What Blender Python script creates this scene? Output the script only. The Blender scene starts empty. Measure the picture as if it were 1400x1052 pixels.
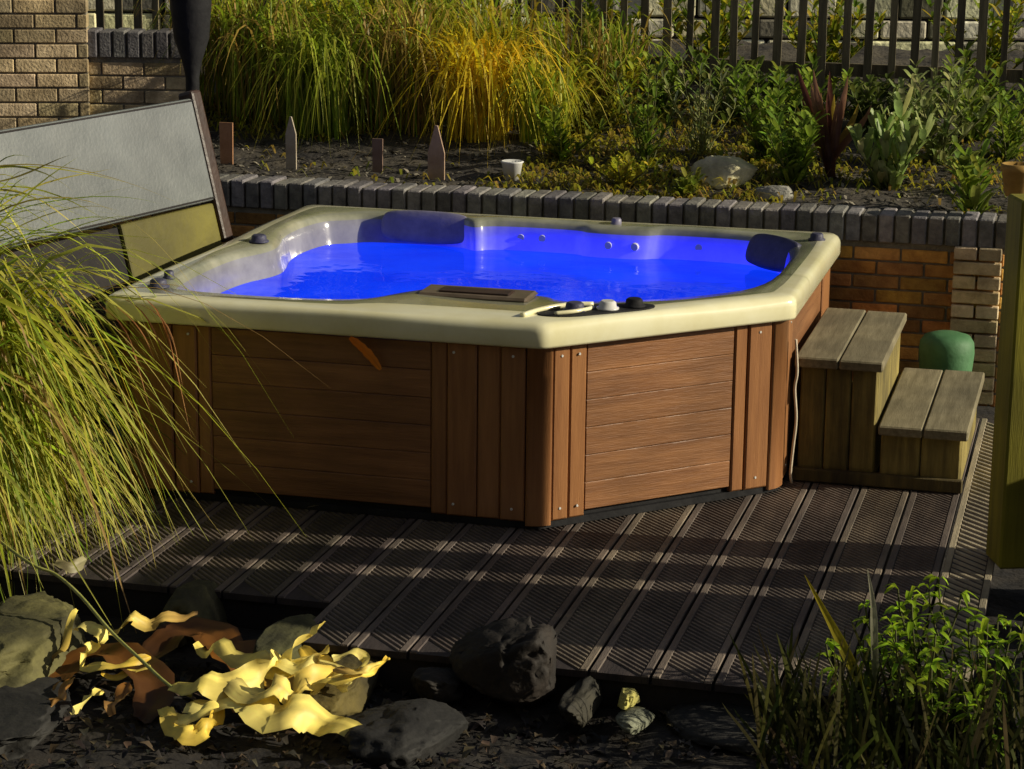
import bpy, bmesh, math, random
from mathutils import Vector, Matrix, noise
random.seed(11)
C = bpy.context.scene.collection
U = random.uniform

# ------------------------------------------------------------------ camera model (also used to survey ground points)
YAW, PITCH, ROLL, FPX = -.2534, .2383, .0114, 3158.9
CAM = Vector((1.9489, -7.9426, 2.5430))
def basis():
    cy, sy, cp, sp = math.cos(YAW), math.sin(YAW), math.cos(PITCH), math.sin(PITCH)
    f = Vector((sy*cp, cy*cp, -sp)); r = Vector((cy, -sy, 0)); u = r.cross(f)
    c, s = math.cos(ROLL), math.sin(ROLL)
    return c*r + s*u, -s*r + c*u, f
CR, CU, CF = basis()
def ray(px, py): return CF + CR*((px-700)/FPX) - CU*((py-526)/FPX)
def atz(px, py, z=0.0):
    d = ray(px, py); return CAM + d*((z-CAM.z)/d.z)
def aty(px, py, y):
    d = ray(px, py); return CAM + d*((y-CAM.y)/d.y)

# ------------------------------------------------------------------ materials
def new_mat(name):
    m = bpy.data.materials.new(name); m.use_nodes = True
    nt = m.node_tree; b = nt.nodes['Principled BSDF']
    return m, nt, b
def mat(name, c1, c2=None, scale=8, rough=.6, bump=0.0, bscale=40, stretch=(1,1,1), spec=.5, attr=False, detail=6, coat=0, grime=0.0, amt=(.35,.65)):
    m, nt, b = new_mat(name); N, L = nt.nodes, nt.links
    tc = N.new('ShaderNodeTexCoord'); mp = N.new('ShaderNodeMapping'); mp.inputs['Scale'].default_value = stretch
    L.new(tc.outputs['Object'], mp.inputs['Vector'])
    col = None
    if c2 is None: c2 = c1
    n = N.new('ShaderNodeTexNoise'); n.inputs['Scale'].default_value = scale; n.inputs['Detail'].default_value = detail; n.inputs['Roughness'].default_value = .65
    L.new(mp.outputs['Vector'], n.inputs['Vector'])
    r = N.new('ShaderNodeValToRGB'); r.color_ramp.elements[0].position = amt[0]; r.color_ramp.elements[1].position = amt[1]
    r.color_ramp.elements[0].color = (*c1, 1); r.color_ramp.elements[1].color = (*c2, 1)
    L.new(n.outputs['Fac'], r.inputs['Fac']); col = r.outputs['Color']
    if attr:
        a = N.new('ShaderNodeVertexColor'); a.layer_name = 'Col'
        x = N.new('ShaderNodeMixRGB'); x.blend_type = 'MULTIPLY'; x.inputs['Fac'].default_value = 1
        L.new(col, x.inputs[1]); L.new(a.outputs['Color'], x.inputs[2]); col = x.outputs['Color']
    if grime:
        g = N.new('ShaderNodeTexNoise'); g.inputs['Scale'].default_value = 2.3; g.inputs['Detail'].default_value = 8
        L.new(tc.outputs['Object'], g.inputs['Vector'])
        gr = N.new('ShaderNodeValToRGB'); gr.color_ramp.elements[0].position = .38; gr.color_ramp.elements[1].position = .62
        gr.color_ramp.elements[0].color = (1-grime,)*3 + (1,); gr.color_ramp.elements[1].color = (1,1,1,1)
        L.new(g.outputs['Fac'], gr.inputs['Fac'])
        x = N.new('ShaderNodeMixRGB'); x.blend_type = 'MULTIPLY'; x.inputs['Fac'].default_value = 1
        L.new(col, x.inputs[1]); L.new(gr.outputs['Color'], x.inputs[2]); col = x.outputs['Color']
    L.new(col, b.inputs['Base Color'])
    b.inputs['Roughness'].default_value = rough; b.inputs['Specular IOR Level'].default_value = spec
    b.inputs['Coat Weight'].default_value = coat; b.inputs['Coat Roughness'].default_value = .15
    if bump:
        n2 = N.new('ShaderNodeTexNoise'); n2.inputs['Scale'].default_value = bscale; n2.inputs['Detail'].default_value = 5
        L.new(mp.outputs['Vector'], n2.inputs['Vector'])
        bp = N.new('ShaderNodeBump'); bp.inputs['Strength'].default_value = bump; bp.inputs['Distance'].default_value = .01
        L.new(n2.outputs['Fac'], bp.inputs['Height']); L.new(bp.outputs['Normal'], b.inputs['Normal'])
    return m
def leaf_mat(name, rough=.5, trans=.35, lo=.55, gain=1.0):
    """foliage: colour per blade from the mesh attribute, broken up by noise, partly translucent"""
    m, nt, b = new_mat(name); N, L = nt.nodes, nt.links
    a = N.new('ShaderNodeVertexColor'); a.layer_name = 'Col'
    tc = N.new('ShaderNodeTexCoord'); n = N.new('ShaderNodeTexNoise'); n.inputs['Scale'].default_value = 14; n.inputs['Detail'].default_value = 4
    L.new(tc.outputs['Object'], n.inputs['Vector'])
    r = N.new('ShaderNodeValToRGB'); r.color_ramp.elements[0].position = .3; r.color_ramp.elements[1].position = .7
    r.color_ramp.elements[0].color = (lo*gain, lo*.92*gain, lo*.84*gain, 1); r.color_ramp.elements[1].color = (1.15*gain, 1.1*gain, 1*gain, 1)
    L.new(n.outputs['Fac'], r.inputs['Fac'])
    x = N.new('ShaderNodeMixRGB'); x.blend_type = 'MULTIPLY'; x.inputs['Fac'].default_value = 1
    L.new(a.outputs['Color'], x.inputs[1]); L.new(r.outputs['Color'], x.inputs[2])
    L.new(x.outputs['Color'], b.inputs['Base Color']); b.inputs['Roughness'].default_value = rough
    b.inputs['Specular IOR Level'].default_value = .35
    t = N.new('ShaderNodeBsdfTranslucent'); L.new(x.outputs['Color'], t.inputs['Color'])
    mx = N.new('ShaderNodeMixShader'); mx.inputs['Fac'].default_value = trans
    L.new(b.outputs['BSDF'], mx.inputs[1]); L.new(t.outputs['BSDF'], mx.inputs[2])
    L.new(mx.outputs['Shader'], N['Material Output'].inputs['Surface'])
    return m
def water_mat():
    m, nt, b = new_mat('glowing_blue_water'); N, L = nt.nodes, nt.links
    tc = N.new('ShaderNodeTexCoord'); n = N.new('ShaderNodeTexNoise'); n.inputs['Scale'].default_value = 2.2; n.inputs['Detail'].default_value = 3
    L.new(tc.outputs['Object'], n.inputs['Vector'])
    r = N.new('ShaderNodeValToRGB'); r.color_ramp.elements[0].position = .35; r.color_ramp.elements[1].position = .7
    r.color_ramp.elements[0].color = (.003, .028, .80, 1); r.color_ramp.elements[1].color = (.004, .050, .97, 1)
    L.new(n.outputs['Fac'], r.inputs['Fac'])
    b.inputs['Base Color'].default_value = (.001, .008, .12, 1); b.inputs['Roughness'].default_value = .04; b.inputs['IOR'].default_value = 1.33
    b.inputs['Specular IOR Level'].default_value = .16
    L.new(r.outputs['Color'], b.inputs['Emission Color']); b.inputs['Emission Strength'].default_value = .95  # surface glows by itself in place of a lamp under the water
    w = N.new('ShaderNodeTexNoise'); w.inputs['Scale'].default_value = 6; w.inputs['Detail'].default_value = 2
    L.new(tc.outputs['Object'], w.inputs['Vector'])
    bp = N.new('ShaderNodeBump'); bp.inputs['Strength'].default_value = .22; bp.inputs['Distance'].default_value = .02
    L.new(w.outputs['Fac'], bp.inputs['Height']); L.new(bp.outputs['Normal'], b.inputs['Normal'])
    return m

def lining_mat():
    # wall glow in place of lamp light: stronger near the water and rightwards
    m = mat('glowing_lining', (.17,.17,.18), (.29,.29,.28), 4.5, .16, 0, 1, coat=.6, detail=8); nt = m.node_tree; N, L = nt.nodes, nt.links; b = N['Principled BSDF']
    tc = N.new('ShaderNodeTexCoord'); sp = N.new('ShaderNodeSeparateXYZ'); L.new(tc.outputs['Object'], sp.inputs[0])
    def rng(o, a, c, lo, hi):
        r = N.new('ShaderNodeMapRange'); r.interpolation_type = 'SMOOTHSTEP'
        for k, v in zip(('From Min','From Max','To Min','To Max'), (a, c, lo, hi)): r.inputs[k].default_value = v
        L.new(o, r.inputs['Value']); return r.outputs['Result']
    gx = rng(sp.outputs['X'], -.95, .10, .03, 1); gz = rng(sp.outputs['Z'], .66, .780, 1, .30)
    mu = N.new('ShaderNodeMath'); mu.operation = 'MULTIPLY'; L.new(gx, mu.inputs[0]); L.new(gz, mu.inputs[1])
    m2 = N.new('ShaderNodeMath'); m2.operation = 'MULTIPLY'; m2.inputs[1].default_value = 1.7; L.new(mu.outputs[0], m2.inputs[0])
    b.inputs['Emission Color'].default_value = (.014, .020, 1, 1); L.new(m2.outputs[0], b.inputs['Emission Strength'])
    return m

M = dict(
 soil   = mat('dark_soil', (.006,.005,.006), (.03,.024,.018), 9, .9, 1.0, 30),
 bed    = mat('bed_soil', (0.0144,0.0126,0.0144), (0.09,0.0756,0.054), 7, .9, 1.0, 35),
 board  = mat('deck_groove', (0.0207,0.01552,0.01725), (0.0483,0.03623,0.0345), 5, .75, .3, 60, (3,.4,1)),
 rib    = mat('deck_rib', (0.08856,0.06923,0.0644), (0.2013,0.1578,0.1288), 3.5, .7, .3, 70, (3,.5,1), attr=True, grime=.45),
 ribpale= mat('deck_rib_pale', (0.208,0.182,0.13), (0.39,0.338,0.234), 4, .75, .3, 70, (3,.5,1), attr=True, grime=.3),
 beam   = mat('deck_beam', (.010,.009,.010), (.025,.02,.018), 6, .9, .4, 40),
 acrylic= mat('pearl_acrylic', (.76,.71,.42), (.88,.85,.60), 3.2, .16, 0, 1, spec=.5, coat=.6, detail=9),
 marble_shade = mat('marbled_acrylic_shaded', (.19,.20,.135), (.36,.355,.25), 4.5, .14, 0, 1, spec=.5, coat=.7, detail=10),  # marbling of the rim top, darkened for shade and dark reflections
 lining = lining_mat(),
 cabinet= mat('brown_cabinet', (.215,.092,.037), (.350,.160,.064), 2.0, .42, .25, 14, (1,1,14), attr=True, detail=7, grime=.3),
 trimhi = mat('brown_trim', (.232,.100,.040), (.350,.160,.062), 2.0, .34, .15, 20, (14,14,1), attr=True),
 black  = mat('black_plastic', (.010,.010,.012), (.02,.02,.022), 10, .7, .3, 30, spec=.2),
 pillow = mat('dark_pillow', (.035,.035,.07), (.06,.06,.10), 20, .55, .2, 90),
 pillow2= mat('grey_pillow', (.16,.15,.22), (.24,.23,.30), 12, .45, .1, 60),
 chrome = mat('silver_knob', (.6,.6,.58), (.7,.7,.68), 5, .18),
 panelc = mat('control_cover', (.10,.075,.05), (.16,.12,.085), 8, .35),
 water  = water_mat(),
 step   = mat('weathered_step', (0.184,0.1552,0.08625), (0.3105,0.2702,0.1667), 3, .8, .22, 22, (16,1.2,16), attr=True, grime=.45),
 riser  = mat('step_riser', (.15,.115,.032), (.36,.285,.075), 3, .8, .5, 30, (8,8,.8), attr=True, grime=.6),
 brick  = mat('orange_brick', (.46,.22,.045), (.76,.42,.09), 14, .85, .6, 70, attr=True, grime=.45),
 coping = mat('coping_brick', (0.153,0.1469,0.1469), (0.3264,0.3162,0.2958), 16, .85, .6, 80, attr=True, grime=.5),
 mortar = mat('mortar', (0.16,0.144,0.112), (0.264,0.24,0.192), 20, .95, .5, 90),
 tan    = mat('tan_brick', (0.4402,0.3413,0.187), (0.7924,0.6383,0.3742), 13, .9, .6, 70, attr=True, grime=.5),
 stone  = mat('stone_block', (0.363,0.3517,0.2836), (0.7714,0.7488,0.6126), 6, .9, .8, 30, attr=True, grime=.5),
 rock   = mat('rock', (0.0168,0.01579,0.01411), (0.0504,0.04704,0.03864), 6, .8, 1.0, 18, attr=True, grime=.5),
 mossy  = mat('mossy_slab', (0.0504,0.0462,0.0168), (0.1428,0.1302,0.042), 5, .85, .8, 25, attr=True, grime=.5),
 picket = mat('picket', (.09,.075,.045), (.20,.165,.10), 5, .85, .5, 40, (6,6,.6), attr=True),
 post   = mat('olive_post', (0.204,0.1827,0.0068), (0.306,0.2762,0.01275), 3, .8, .2, 26, (10,10,.5), grime=.35),
 cover  = mat('grey_vinyl', (.125,.14,.14), (.17,.185,.18), 5, .5, .25, 60, grime=.25),
 coverb = mat('brown_vinyl', (.022,.011,.009), (.05,.023,.014), 6, .45, .2, 40),
 olive  = mat('olive_lining', (.11,.095,.009), (.17,.15,.016), 4, .7, .3, 30, grime=.35),
 paper  = mat('pale_wood', (0.315,0.225,0.1575), (0.435,0.345,0.27), 10, .8, .3, 40, attr=True),
 white  = mat('white_plastic', (.62,.62,.60), (.74,.74,.72), 10, .5),
 green  = mat('green_plastic', (0.045,0.1425,0.0525), (0.075,0.2025,0.0825), 9, .65, .3, 30),
 cord   = mat('pale_cord', (.55,.45,.34), (.65,.55,.42), 10, .6),
 leaf   = leaf_mat('grass_blades', .5, .46, lo=.62, gain=1.32), 
 bleaf  = leaf_mat('broad_leaves', .45, .42, lo=.6, gain=1.15),
 dry    = leaf_mat('dry_leaves', .5, .10, lo=.9, gain=1.0),
 stem   = mat('stem', (.10,.09,.035), (.2,.18,.07), 15, .8, attr=True),
)

# ------------------------------------------------------------------ mesh builder
class MB:
    def __init__(s): s.v, s.f, s.c, s.mi, s.sm = [], [], [], [], []
    def face(s, idx, mi=0, smooth=False): s.f.append(idx); s.mi.append(mi); s.sm.append(smooth)
    def vert(s, p, col=(1,1,1)): s.v.append(Vector(p)); s.c.append(col); return len(s.v)-1
    def hexa(s, P, col=(1,1,1), mi=0):
        i = [s.vert(p, col) for p in P]
        for q in ((3,2,1,0),(4,5,6,7),(0,1,5,4),(1,2,6,5),(2,3,7,6),(3,0,4,7)): s.face([i[k] for k in q], mi)
    def box(s, a, b, col=(1,1,1), mi=0):
        (x0,y0,z0),(x1,y1,z1) = a, b
        s.hexa([(x0,y0,z0),(x1,y0,z0),(x1,y1,z0),(x0,y1,z0),(x0,y0,z1),(x1,y0,z1),(x1,y1,z1),(x0,y1,z1)], col, mi)
    def cbox(s, a, b, bev=.004, col=(1,1,1), mi=0):
        """box with its edges chamfered on every side"""
        import bmesh
        bm = bmesh.new(); (x0,y0,z0),(x1,y1,z1) = a, b
        V = [bm.verts.new(p) for p in [(x0,y0,z0),(x1,y0,z0),(x1,y1,z0),(x0,y1,z0),(x0,y0,z1),(x1,y0,z1),(x1,y1,z1),(x0,y1,z1)]]
        for q in ((3,2,1,0),(4,5,6,7),(0,1,5,4),(1,2,6,5),(2,3,7,6),(3,0,4,7)): bm.faces.new([V[k] for k in q])
        bmesh.ops.bevel(bm, geom=bm.edges[:], offset=bev, segments=1, affect='EDGES')
        s.addbm(bm, col, mi)
    def addbm(s, bm, col=(1,1,1), mi=0, smooth=False, xf=None):
        o = len(s.v); bm.verts.ensure_lookup_table(); bm.verts.index_update()
        for v in bm.verts: s.vert(xf @ v.co if xf else v.co, col)
        for f in bm.faces: s.face([o+v.index for v in f.verts], mi, smooth)
        bm.free()
    def tube(s, pts, rad, n=8, col=(1,1,1), mi=0):
        pts = [Vector(p) for p in pts]; rings = []
        for k, p in enumerate(pts):
            t = (pts[min(k+1, len(pts)-1)] - pts[max(k-1, 0)]).normalized()
            a = t.orthogonal().normalized() if k == 0 else (a - t*a.dot(t)).normalized()
            b = t.cross(a); r = rad[k] if isinstance(rad, (list, tuple)) else rad
            rings.append([s.vert(p + (a*math.cos(2*math.pi*j/n) + b*math.sin(2*math.pi*j/n))*r, col) for j in range(n)])
        for k in range(len(rings)-1):
            for j in range(n): s.face([rings[k][j], rings[k][(j+1)%n], rings[k+1][(j+1)%n], rings[k+1][j]], mi, True)
        s.face(rings[0][::-1], mi); s.face(rings[-1], mi)
    def lathe(s, c, prof, n=24, col=(1,1,1), mi=0):
        c = Vector(c); rings = []
        for r, z in prof: rings.append([s.vert(c + Vector((r*math.cos(2*math.pi*j/n), r*math.sin(2*math.pi*j/n), z)), col) for j in range(n)])
        for k in range(len(rings)-1):
            for j in range(n): s.face([rings[k][j], rings[k][(j+1)%n], rings[k+1][(j+1)%n], rings[k+1][j]], mi, True)
        s.face(rings[0][::-1], mi); s.face(rings[-1], mi)
    def ribbon(s, pts, w, col, col2=None, side=None, fold=0.0, twist=0.0, shape='blade', ripple=0.0):
        """a leaf: a strip along pts, widest in the middle, folded along its midrib"""
        pts = [Vector(p) for p in pts]; n = len(pts); prev = None; ph = U(0, 6)
        for k, p in enumerate(pts):
            u = k/(n-1)
            t = (pts[min(k+1, n-1)] - pts[max(k-1, 0)]).normalized()
            sd = Vector(side) if side else t.cross(Vector((0,0,1)))
            sd = sd - t*sd.dot(t)
            if sd.length < 1e-4: sd = t.orthogonal()
            sd.normalize(); nr = sd.cross(t)
            if twist:
                a = twist*u; sd, nr = sd*math.cos(a) + nr*math.sin(a), nr*math.cos(a) - sd*math.sin(a)
            if shape == 'blade': ww = w*(.55 + .45*min(1, u*4)) * min(1, (1-u)*2.2 + .04)
            elif shape == 'lance': ww = w*max(.06, math.sin(math.pi*min(1, .06+.94*u))**.75)
            else: ww = w*max(.10, (math.sin(math.pi*(.08+.88*u)))**.55)*U(.84,1.1)
            c = col if col2 is None else tuple(col[i]*(1-u) + col2[i]*u for i in range(3))
            rp = ripple*math.sin(u*9 + ph); rp2 = ripple*math.cos(u*11 + ph*2)
            if shape == 'broad':
                if k == 0: vk = [U(.80,1.12) for _ in range(9)]
                sp = .72 if noise.noise(p*23) > .28 else 1
                cur = []
                for j in range(9):
                    a = (j-4)/4; edge = .80 if abs(a) > .9 else 1
                    vv = (.86 if j == 4 else 1)*vk[j]*edge*sp*U(.93,1.05)
                    cur.append(s.vert(p + sd*ww*a + nr*(fold*ww*abs(a) + (rp if a < 0 else rp2)*a*a + ww*.05*(j % 2)), (c[0]*vv, c[1]*vv*(.97 if sp < 1 else 1), c[2]*vv)))
                cur = tuple(cur)
            elif fold or ripple:
                L = s.vert(p - sd*ww + nr*(fold*ww + rp), tuple(x*.92 for x in c)); R_ = s.vert(p + sd*ww + nr*(fold*ww + rp2), tuple(x*1.05 for x in c))
                m = s.vert(p, tuple(x*.85 for x in c)); cur = (L, m, R_)
            else:
                L = s.vert(p - sd*ww + nr*(fold*ww + rp), tuple(x*.92 for x in c)); R_ = s.vert(p + sd*ww + nr*(fold*ww + rp2), tuple(x*1.05 for x in c))
                cur = (L, R_)
            if prev:
                for j in range(len(cur)-1): s.face([prev[j], prev[j+1], cur[j+1], cur[j]], 0, True)
            prev = cur
    def build(s, name, mats, parent=None, loc=None, bevel=0, subsurf=0):
        me = bpy.data.meshes.new(name)
        off = Vector(loc) if loc is not None else (wloc(parent) if parent else Vector())
        me.from_pydata([v - off for v in s.v], [], s.f)
        for m in (mats if isinstance(mats, (list, tuple)) else [mats]): me.materials.append(m)
        me.polygons.foreach_set('material_index', s.mi); me.polygons.foreach_set('use_smooth', s.sm)
        a = me.color_attributes.new('Col', 'FLOAT_COLOR', 'POINT')
        a.data.foreach_set('color', [x for c in s.c for x in (*c, 1.0)])
        o = bpy.data.objects.new(name, me); C.objects.link(o)
        if parent: o.parent = parent
        if loc is not None: o.location = loc if not parent else Vector(loc) - wloc(parent)
        if bevel:
            b = o.modifiers.new('Bevel', 'BEVEL'); b.width = bevel; b.segments = 2; b.limit_method = 'ANGLE'
        if subsurf:
            b = o.modifiers.new('Subdivision', 'SUBSURF'); b.levels = b.render_levels = subsurf
        return o
def wloc(o):
    l = Vector()
    while o: l += o.location; o = o.parent
    return l
def tag(o, label, cat, group=None):
    o['label'] = label; o['category'] = cat
    if group: o['group'] = group
    return o
def thing(name, label, cat, loc, group=None):
    o = bpy.data.objects.new(name, None); C.objects.link(o); o.location = loc; o.empty_display_size = .1
    return tag(o, label, cat, group)
def struct(o): o['kind'] = 'structure'; return o
def stuff(o, label, cat): tag(o, label, cat); o['kind'] = 'stuff'; return o
def jit(c, a=.12): 
    k = 1 + U(-a, a); return tuple(max(.001, x*k*(1+U(-a, a)*.4)) for x in c)
def mixc(a, b, t): return tuple(a[i]*(1-t)+b[i]*t for i in range(3))
def bez(a, b, c, d, n=9):
    a, b, c, d = map(Vector, (a, b, c, d)); out = []
    for i in range(n):
        t = i/(n-1); q = 1-t
        out.append(a*q**3 + b*3*q*q*t + c*3*q*t*t + d*t**3)
    return out
def smooth_path(pts, sub=4):
    pts = [Vector(p) for p in pts]
    if len(pts) < 3: 
        return [pts[0].lerp(pts[-1], i/5) for i in range(6)]
    out = []
    for i in range(len(pts)-1):
        p0, p1, p2, p3 = pts[max(i-1,0)], pts[i], pts[i+1], pts[min(i+2, len(pts)-1)]
        for k in range(sub):
            t = k/sub
            out.append(.5*((2*p1) + (p2-p0)*t + (2*p0-5*p1+4*p2-p3)*t*t + (3*p1-p0-3*p2+p3)*t**3))
    out.append(pts[-1]); return out

# ------------------------------------------------------------------ ground and soil
def sheet(name, x0, x1, y0, y1, nx, ny, zf, m):
    b = MB(); g = []
    for j in range(ny+1):
        for i in range(nx+1):
            x = x0 + (x1-x0)*i/nx; y = y0 + (y1-y0)*j/ny
            g.append(b.vert((x, y, zf(x, y))))
    for j in range(ny):
        for i in range(nx):
            k = j*(nx+1)+i; b.face([g[k], g[k+1], g[k+nx+2], g[k+nx+1]], 0, True)
    return b.build(name, m)
struct(sheet('ground', -150, 150, -150, 150, 4, 4, lambda x, y: -.30, M['soil']))
def soilz(x, y):
    return -.14 + .035*noise.noise(Vector((x*2.2, y*2.2, 1))) + .022*noise.noise(Vector((x*7, y*7, 2)))
struct(sheet('foreground_soil', -4.2, 3.2, -3.6, .4, 190, 110, lambda x, y: soilz(x, y) if y < -.9 or x < -1.9 else min(-.10, soilz(x,y)-.02), M['soil']))
def bedz(x, y):
    return .79 + .13*(y-2.6) + .03*noise.noise(Vector((x*2.5, y*2.5, 3))) + .02*noise.noise(Vector((x*9, y*9, 4)))
struct(sheet('planting_bed', -7, 4.2, 2.60, 6.2, 190, 70, bedz, M['bed']))

# ------------------------------------------------------------------ deck of grooved boards
deck = bpy.data.objects.new('decking', None); C.objects.link(deck); struct(deck)
PITCH_B = .195
def deck_board(x0, x1, y0, y1, ribm, pitch, ribw, seed):
    rnd = random.Random(seed); b = MB(); g = .005
    k = 1 + rnd.uniform(-.22, .22); col = (k, k*rnd.uniform(.95, 1.03), k*rnd.uniform(.9, 1.08))
    b.box((x0+g, y0, -.028), (x1-g, y1, -.0055), (1,1,1), 0)
    e = .024
    for xa, xb in ((x0+g, x0+g+e), (x1-g-e, x1-g)):      # plain margin strips
        b.hexa([(xa, y0, -.0055), (xb, y0, -.0055), (xb, y1, -.0055), (xa, y1, -.0055), (xa+.002, y0+.002, 0), (xb-.002, y0+.002, 0), (xb-.002, y1, 0), (xa+.002, y1, 0)], col, 1)
    xa, xb = x0+g+e+.003, x1-g-e-.003; w = xb-xa
    y = y0 - 0.0
    while y < y1 - .02:                                   # diagonal ribs, running down to the right
        ya0, ya1 = y + w, y + w + ribw; yb0, yb1 = y, y + ribw
        if ya1 <= y1 and yb0 >= y0:
            kk = 1 + rnd.uniform(-.12, .12); cc = tuple(q*kk for q in col); t = ribw*.22
            b.hexa([(xa, ya0, -.0055), (xb, yb0, -.0055), (xb, yb1, -.0055), (xa, ya1, -.0055),
                    (xa, ya0+t, -.0005), (xb, yb0+t, -.0005), (xb, yb1-t, -.0005), (xa, ya1-t, -.0005)], cc, 1)
        y += pitch
    return b.build('deck_board', [M['board'], ribm], deck)
for k in range(-14, 4):
    x0 = .888 + PITCH_B*(k-1); x1 = x0 + PITCH_B
    yf = -1.355 if x1 > -.44 else -.97
    if x1 > 1.48: continue
    deck_board(x0, x1, yf, 1.0 if x1 < .8 else 2.2, M['rib'], .030, .018, k)
deck_board(1.474, 1.655, -1.355, 2.2, M['ribpale'], .055, .032, 77)
b = MB()
b.box((-.47, -1.340, -.16), (1.65, -1.295, -.032)); b.box((-1.85, -.955, -.16), (-.48, -.91, -.032))
for xx in (-1.6, -.9, -.2, .5, 1.2): b.box((xx, -.90 if xx < -.48 else -1.29, -.13), (xx+.05, 2.2, -.034))
b.build('joist', M['beam'], deck)

# ------------------------------------------------------------------ hot tub
TX0, TY0, TX1, TY1 = -1.675, 0.0, .784, 2.22
CUTX, CUTY = 0.0, .776
tub = thing('hot_tub', 'brown clad hot tub with pale acrylic rim and glowing blue water, set on dark decking', 'hot tub', (-.43, 1.1, 0))
CEN = Vector((-.43, 1.18))
def offs_poly(o):
    k = o*math.tan(math.radians(22.5))
    return [Vector(p) for p in ((TX0-o, TY0-o), (CUTX+k, TY0-o), (TX1+o, CUTY-k), (TX1+o, TY1+o), (TX0-o, TY1+o))]
def rounded(poly, r, seg=8):
    out = []; n = len(poly)
    for i in range(n):
        p, a, c = poly[i], poly[i-1], poly[(i+1)%n]
        d1 = (a-p).normalized(); d2 = (c-p).normalized(); ang = math.acos(max(-1, min(1, d1.dot(d2))))
        t = r/math.tan(ang/2); s0, s1 = p+d1*t, p+d2*t
        for k in range(seg+1):
            u = k/seg; out.append(s0*(1-u)**2 + p*2*u*(1-u) + s1*u*u)
    return out
def chaikin(poly, it=2):
    for _ in range(it):
        q = []
        for i in range(len(poly)):
            a, b_ = poly[i], poly[(i+1)%len(poly)]; q += [a*.75+b_*.25, a*.25+b_*.75]
        poly = q
    return poly
def radial(poly, n):
    """resample a star-shaped outline by angle about CEN"""
    out = []
    for k in range(n):
        a = 2*math.pi*k/n; d = Vector((math.cos(a), math.sin(a))); best = 0
        for i in range(len(poly)):
            p, q = poly[i]-CEN, poly[(i+1)%len(poly)]-CEN; e = q-p
            den = d.x*e.y - d.y*e.x
            if abs(den) < 1e-9: continue
            t = (p.x*e.y - p.y*e.x)/den; u = (p.x*d.y - p.y*d.x)/den
            if t > 0 and -1e-6 <= u <= 1+1e-6: best = max(best, t)
        out.append(CEN + d*best)
    return out
NS = 420
outer = radial(rounded(offs_poly(.035), .055), NS)
lip = [Vector(p) for p in ((-1.50,.20),(-1.1,.19),(-.74,.20),(-.63,.42),(-.53,.56),(-.14,.56),(-.03,.40),(.20,.49),(.44,.70),(.66,.92),(.69,1.30),(.68,1.75),(.60,2.02),(.40,2.12),(.02,2.13),(-.02,2.07),(-.30,2.07),(-.34,2.13),(-.76,2.13),(-.83,2.03),(-.90,2.13),(-1.36,2.13),(-1.44,2.05),(-1.55,1.98),(-1.585,1.62),(-1.50,1.30),(-1.50,1.16),(-1.585,.95),(-1.585,.50),(-1.56,.26))]
inner = radial(chaikin(lip, 2), NS)
def inset(pts, d): return [p - (p-CEN).normalized()*d for p in pts]
rings = [(inset(outer,.05), .692), (inset(outer,.004), .697), (inset(outer,0), .706), (inset(outer,0), .752), (inset(outer,.004), .770), (inset(outer,.014), .783), (inset(outer,.034), .790)]
i0 = inset(outer, .05)
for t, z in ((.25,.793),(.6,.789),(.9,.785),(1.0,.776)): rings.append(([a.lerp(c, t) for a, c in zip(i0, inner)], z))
for d, z in ((.012,.758),(.022,.73),(.03,.69),(.05,.62),(.14,.50),(.35,.44),(.6,.42)): rings.append((inset(inner, d), z))
b = MB(); R_ = []
for ps, z in rings:
    R_.append([b.vert((p.x, p.y, z + (.004*math.sin(i*.11) if .76 < z < .79 else 0))) for i, p in enumerate(ps)])
for k in range(len(R_)-1):
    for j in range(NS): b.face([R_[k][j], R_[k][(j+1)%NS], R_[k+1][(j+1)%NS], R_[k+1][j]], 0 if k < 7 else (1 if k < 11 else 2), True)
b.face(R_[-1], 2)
b.build('shell', [M['acrylic'], M['marble_shade'], M['lining']], tub)
# water
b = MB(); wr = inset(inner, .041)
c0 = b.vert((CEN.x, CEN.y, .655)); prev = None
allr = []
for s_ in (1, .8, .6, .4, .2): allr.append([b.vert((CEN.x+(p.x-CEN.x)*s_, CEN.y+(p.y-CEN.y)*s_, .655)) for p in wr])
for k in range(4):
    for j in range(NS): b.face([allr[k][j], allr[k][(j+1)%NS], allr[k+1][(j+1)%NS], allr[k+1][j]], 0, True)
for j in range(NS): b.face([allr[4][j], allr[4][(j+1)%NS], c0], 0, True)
b.build('water', M['water'], tub)
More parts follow.
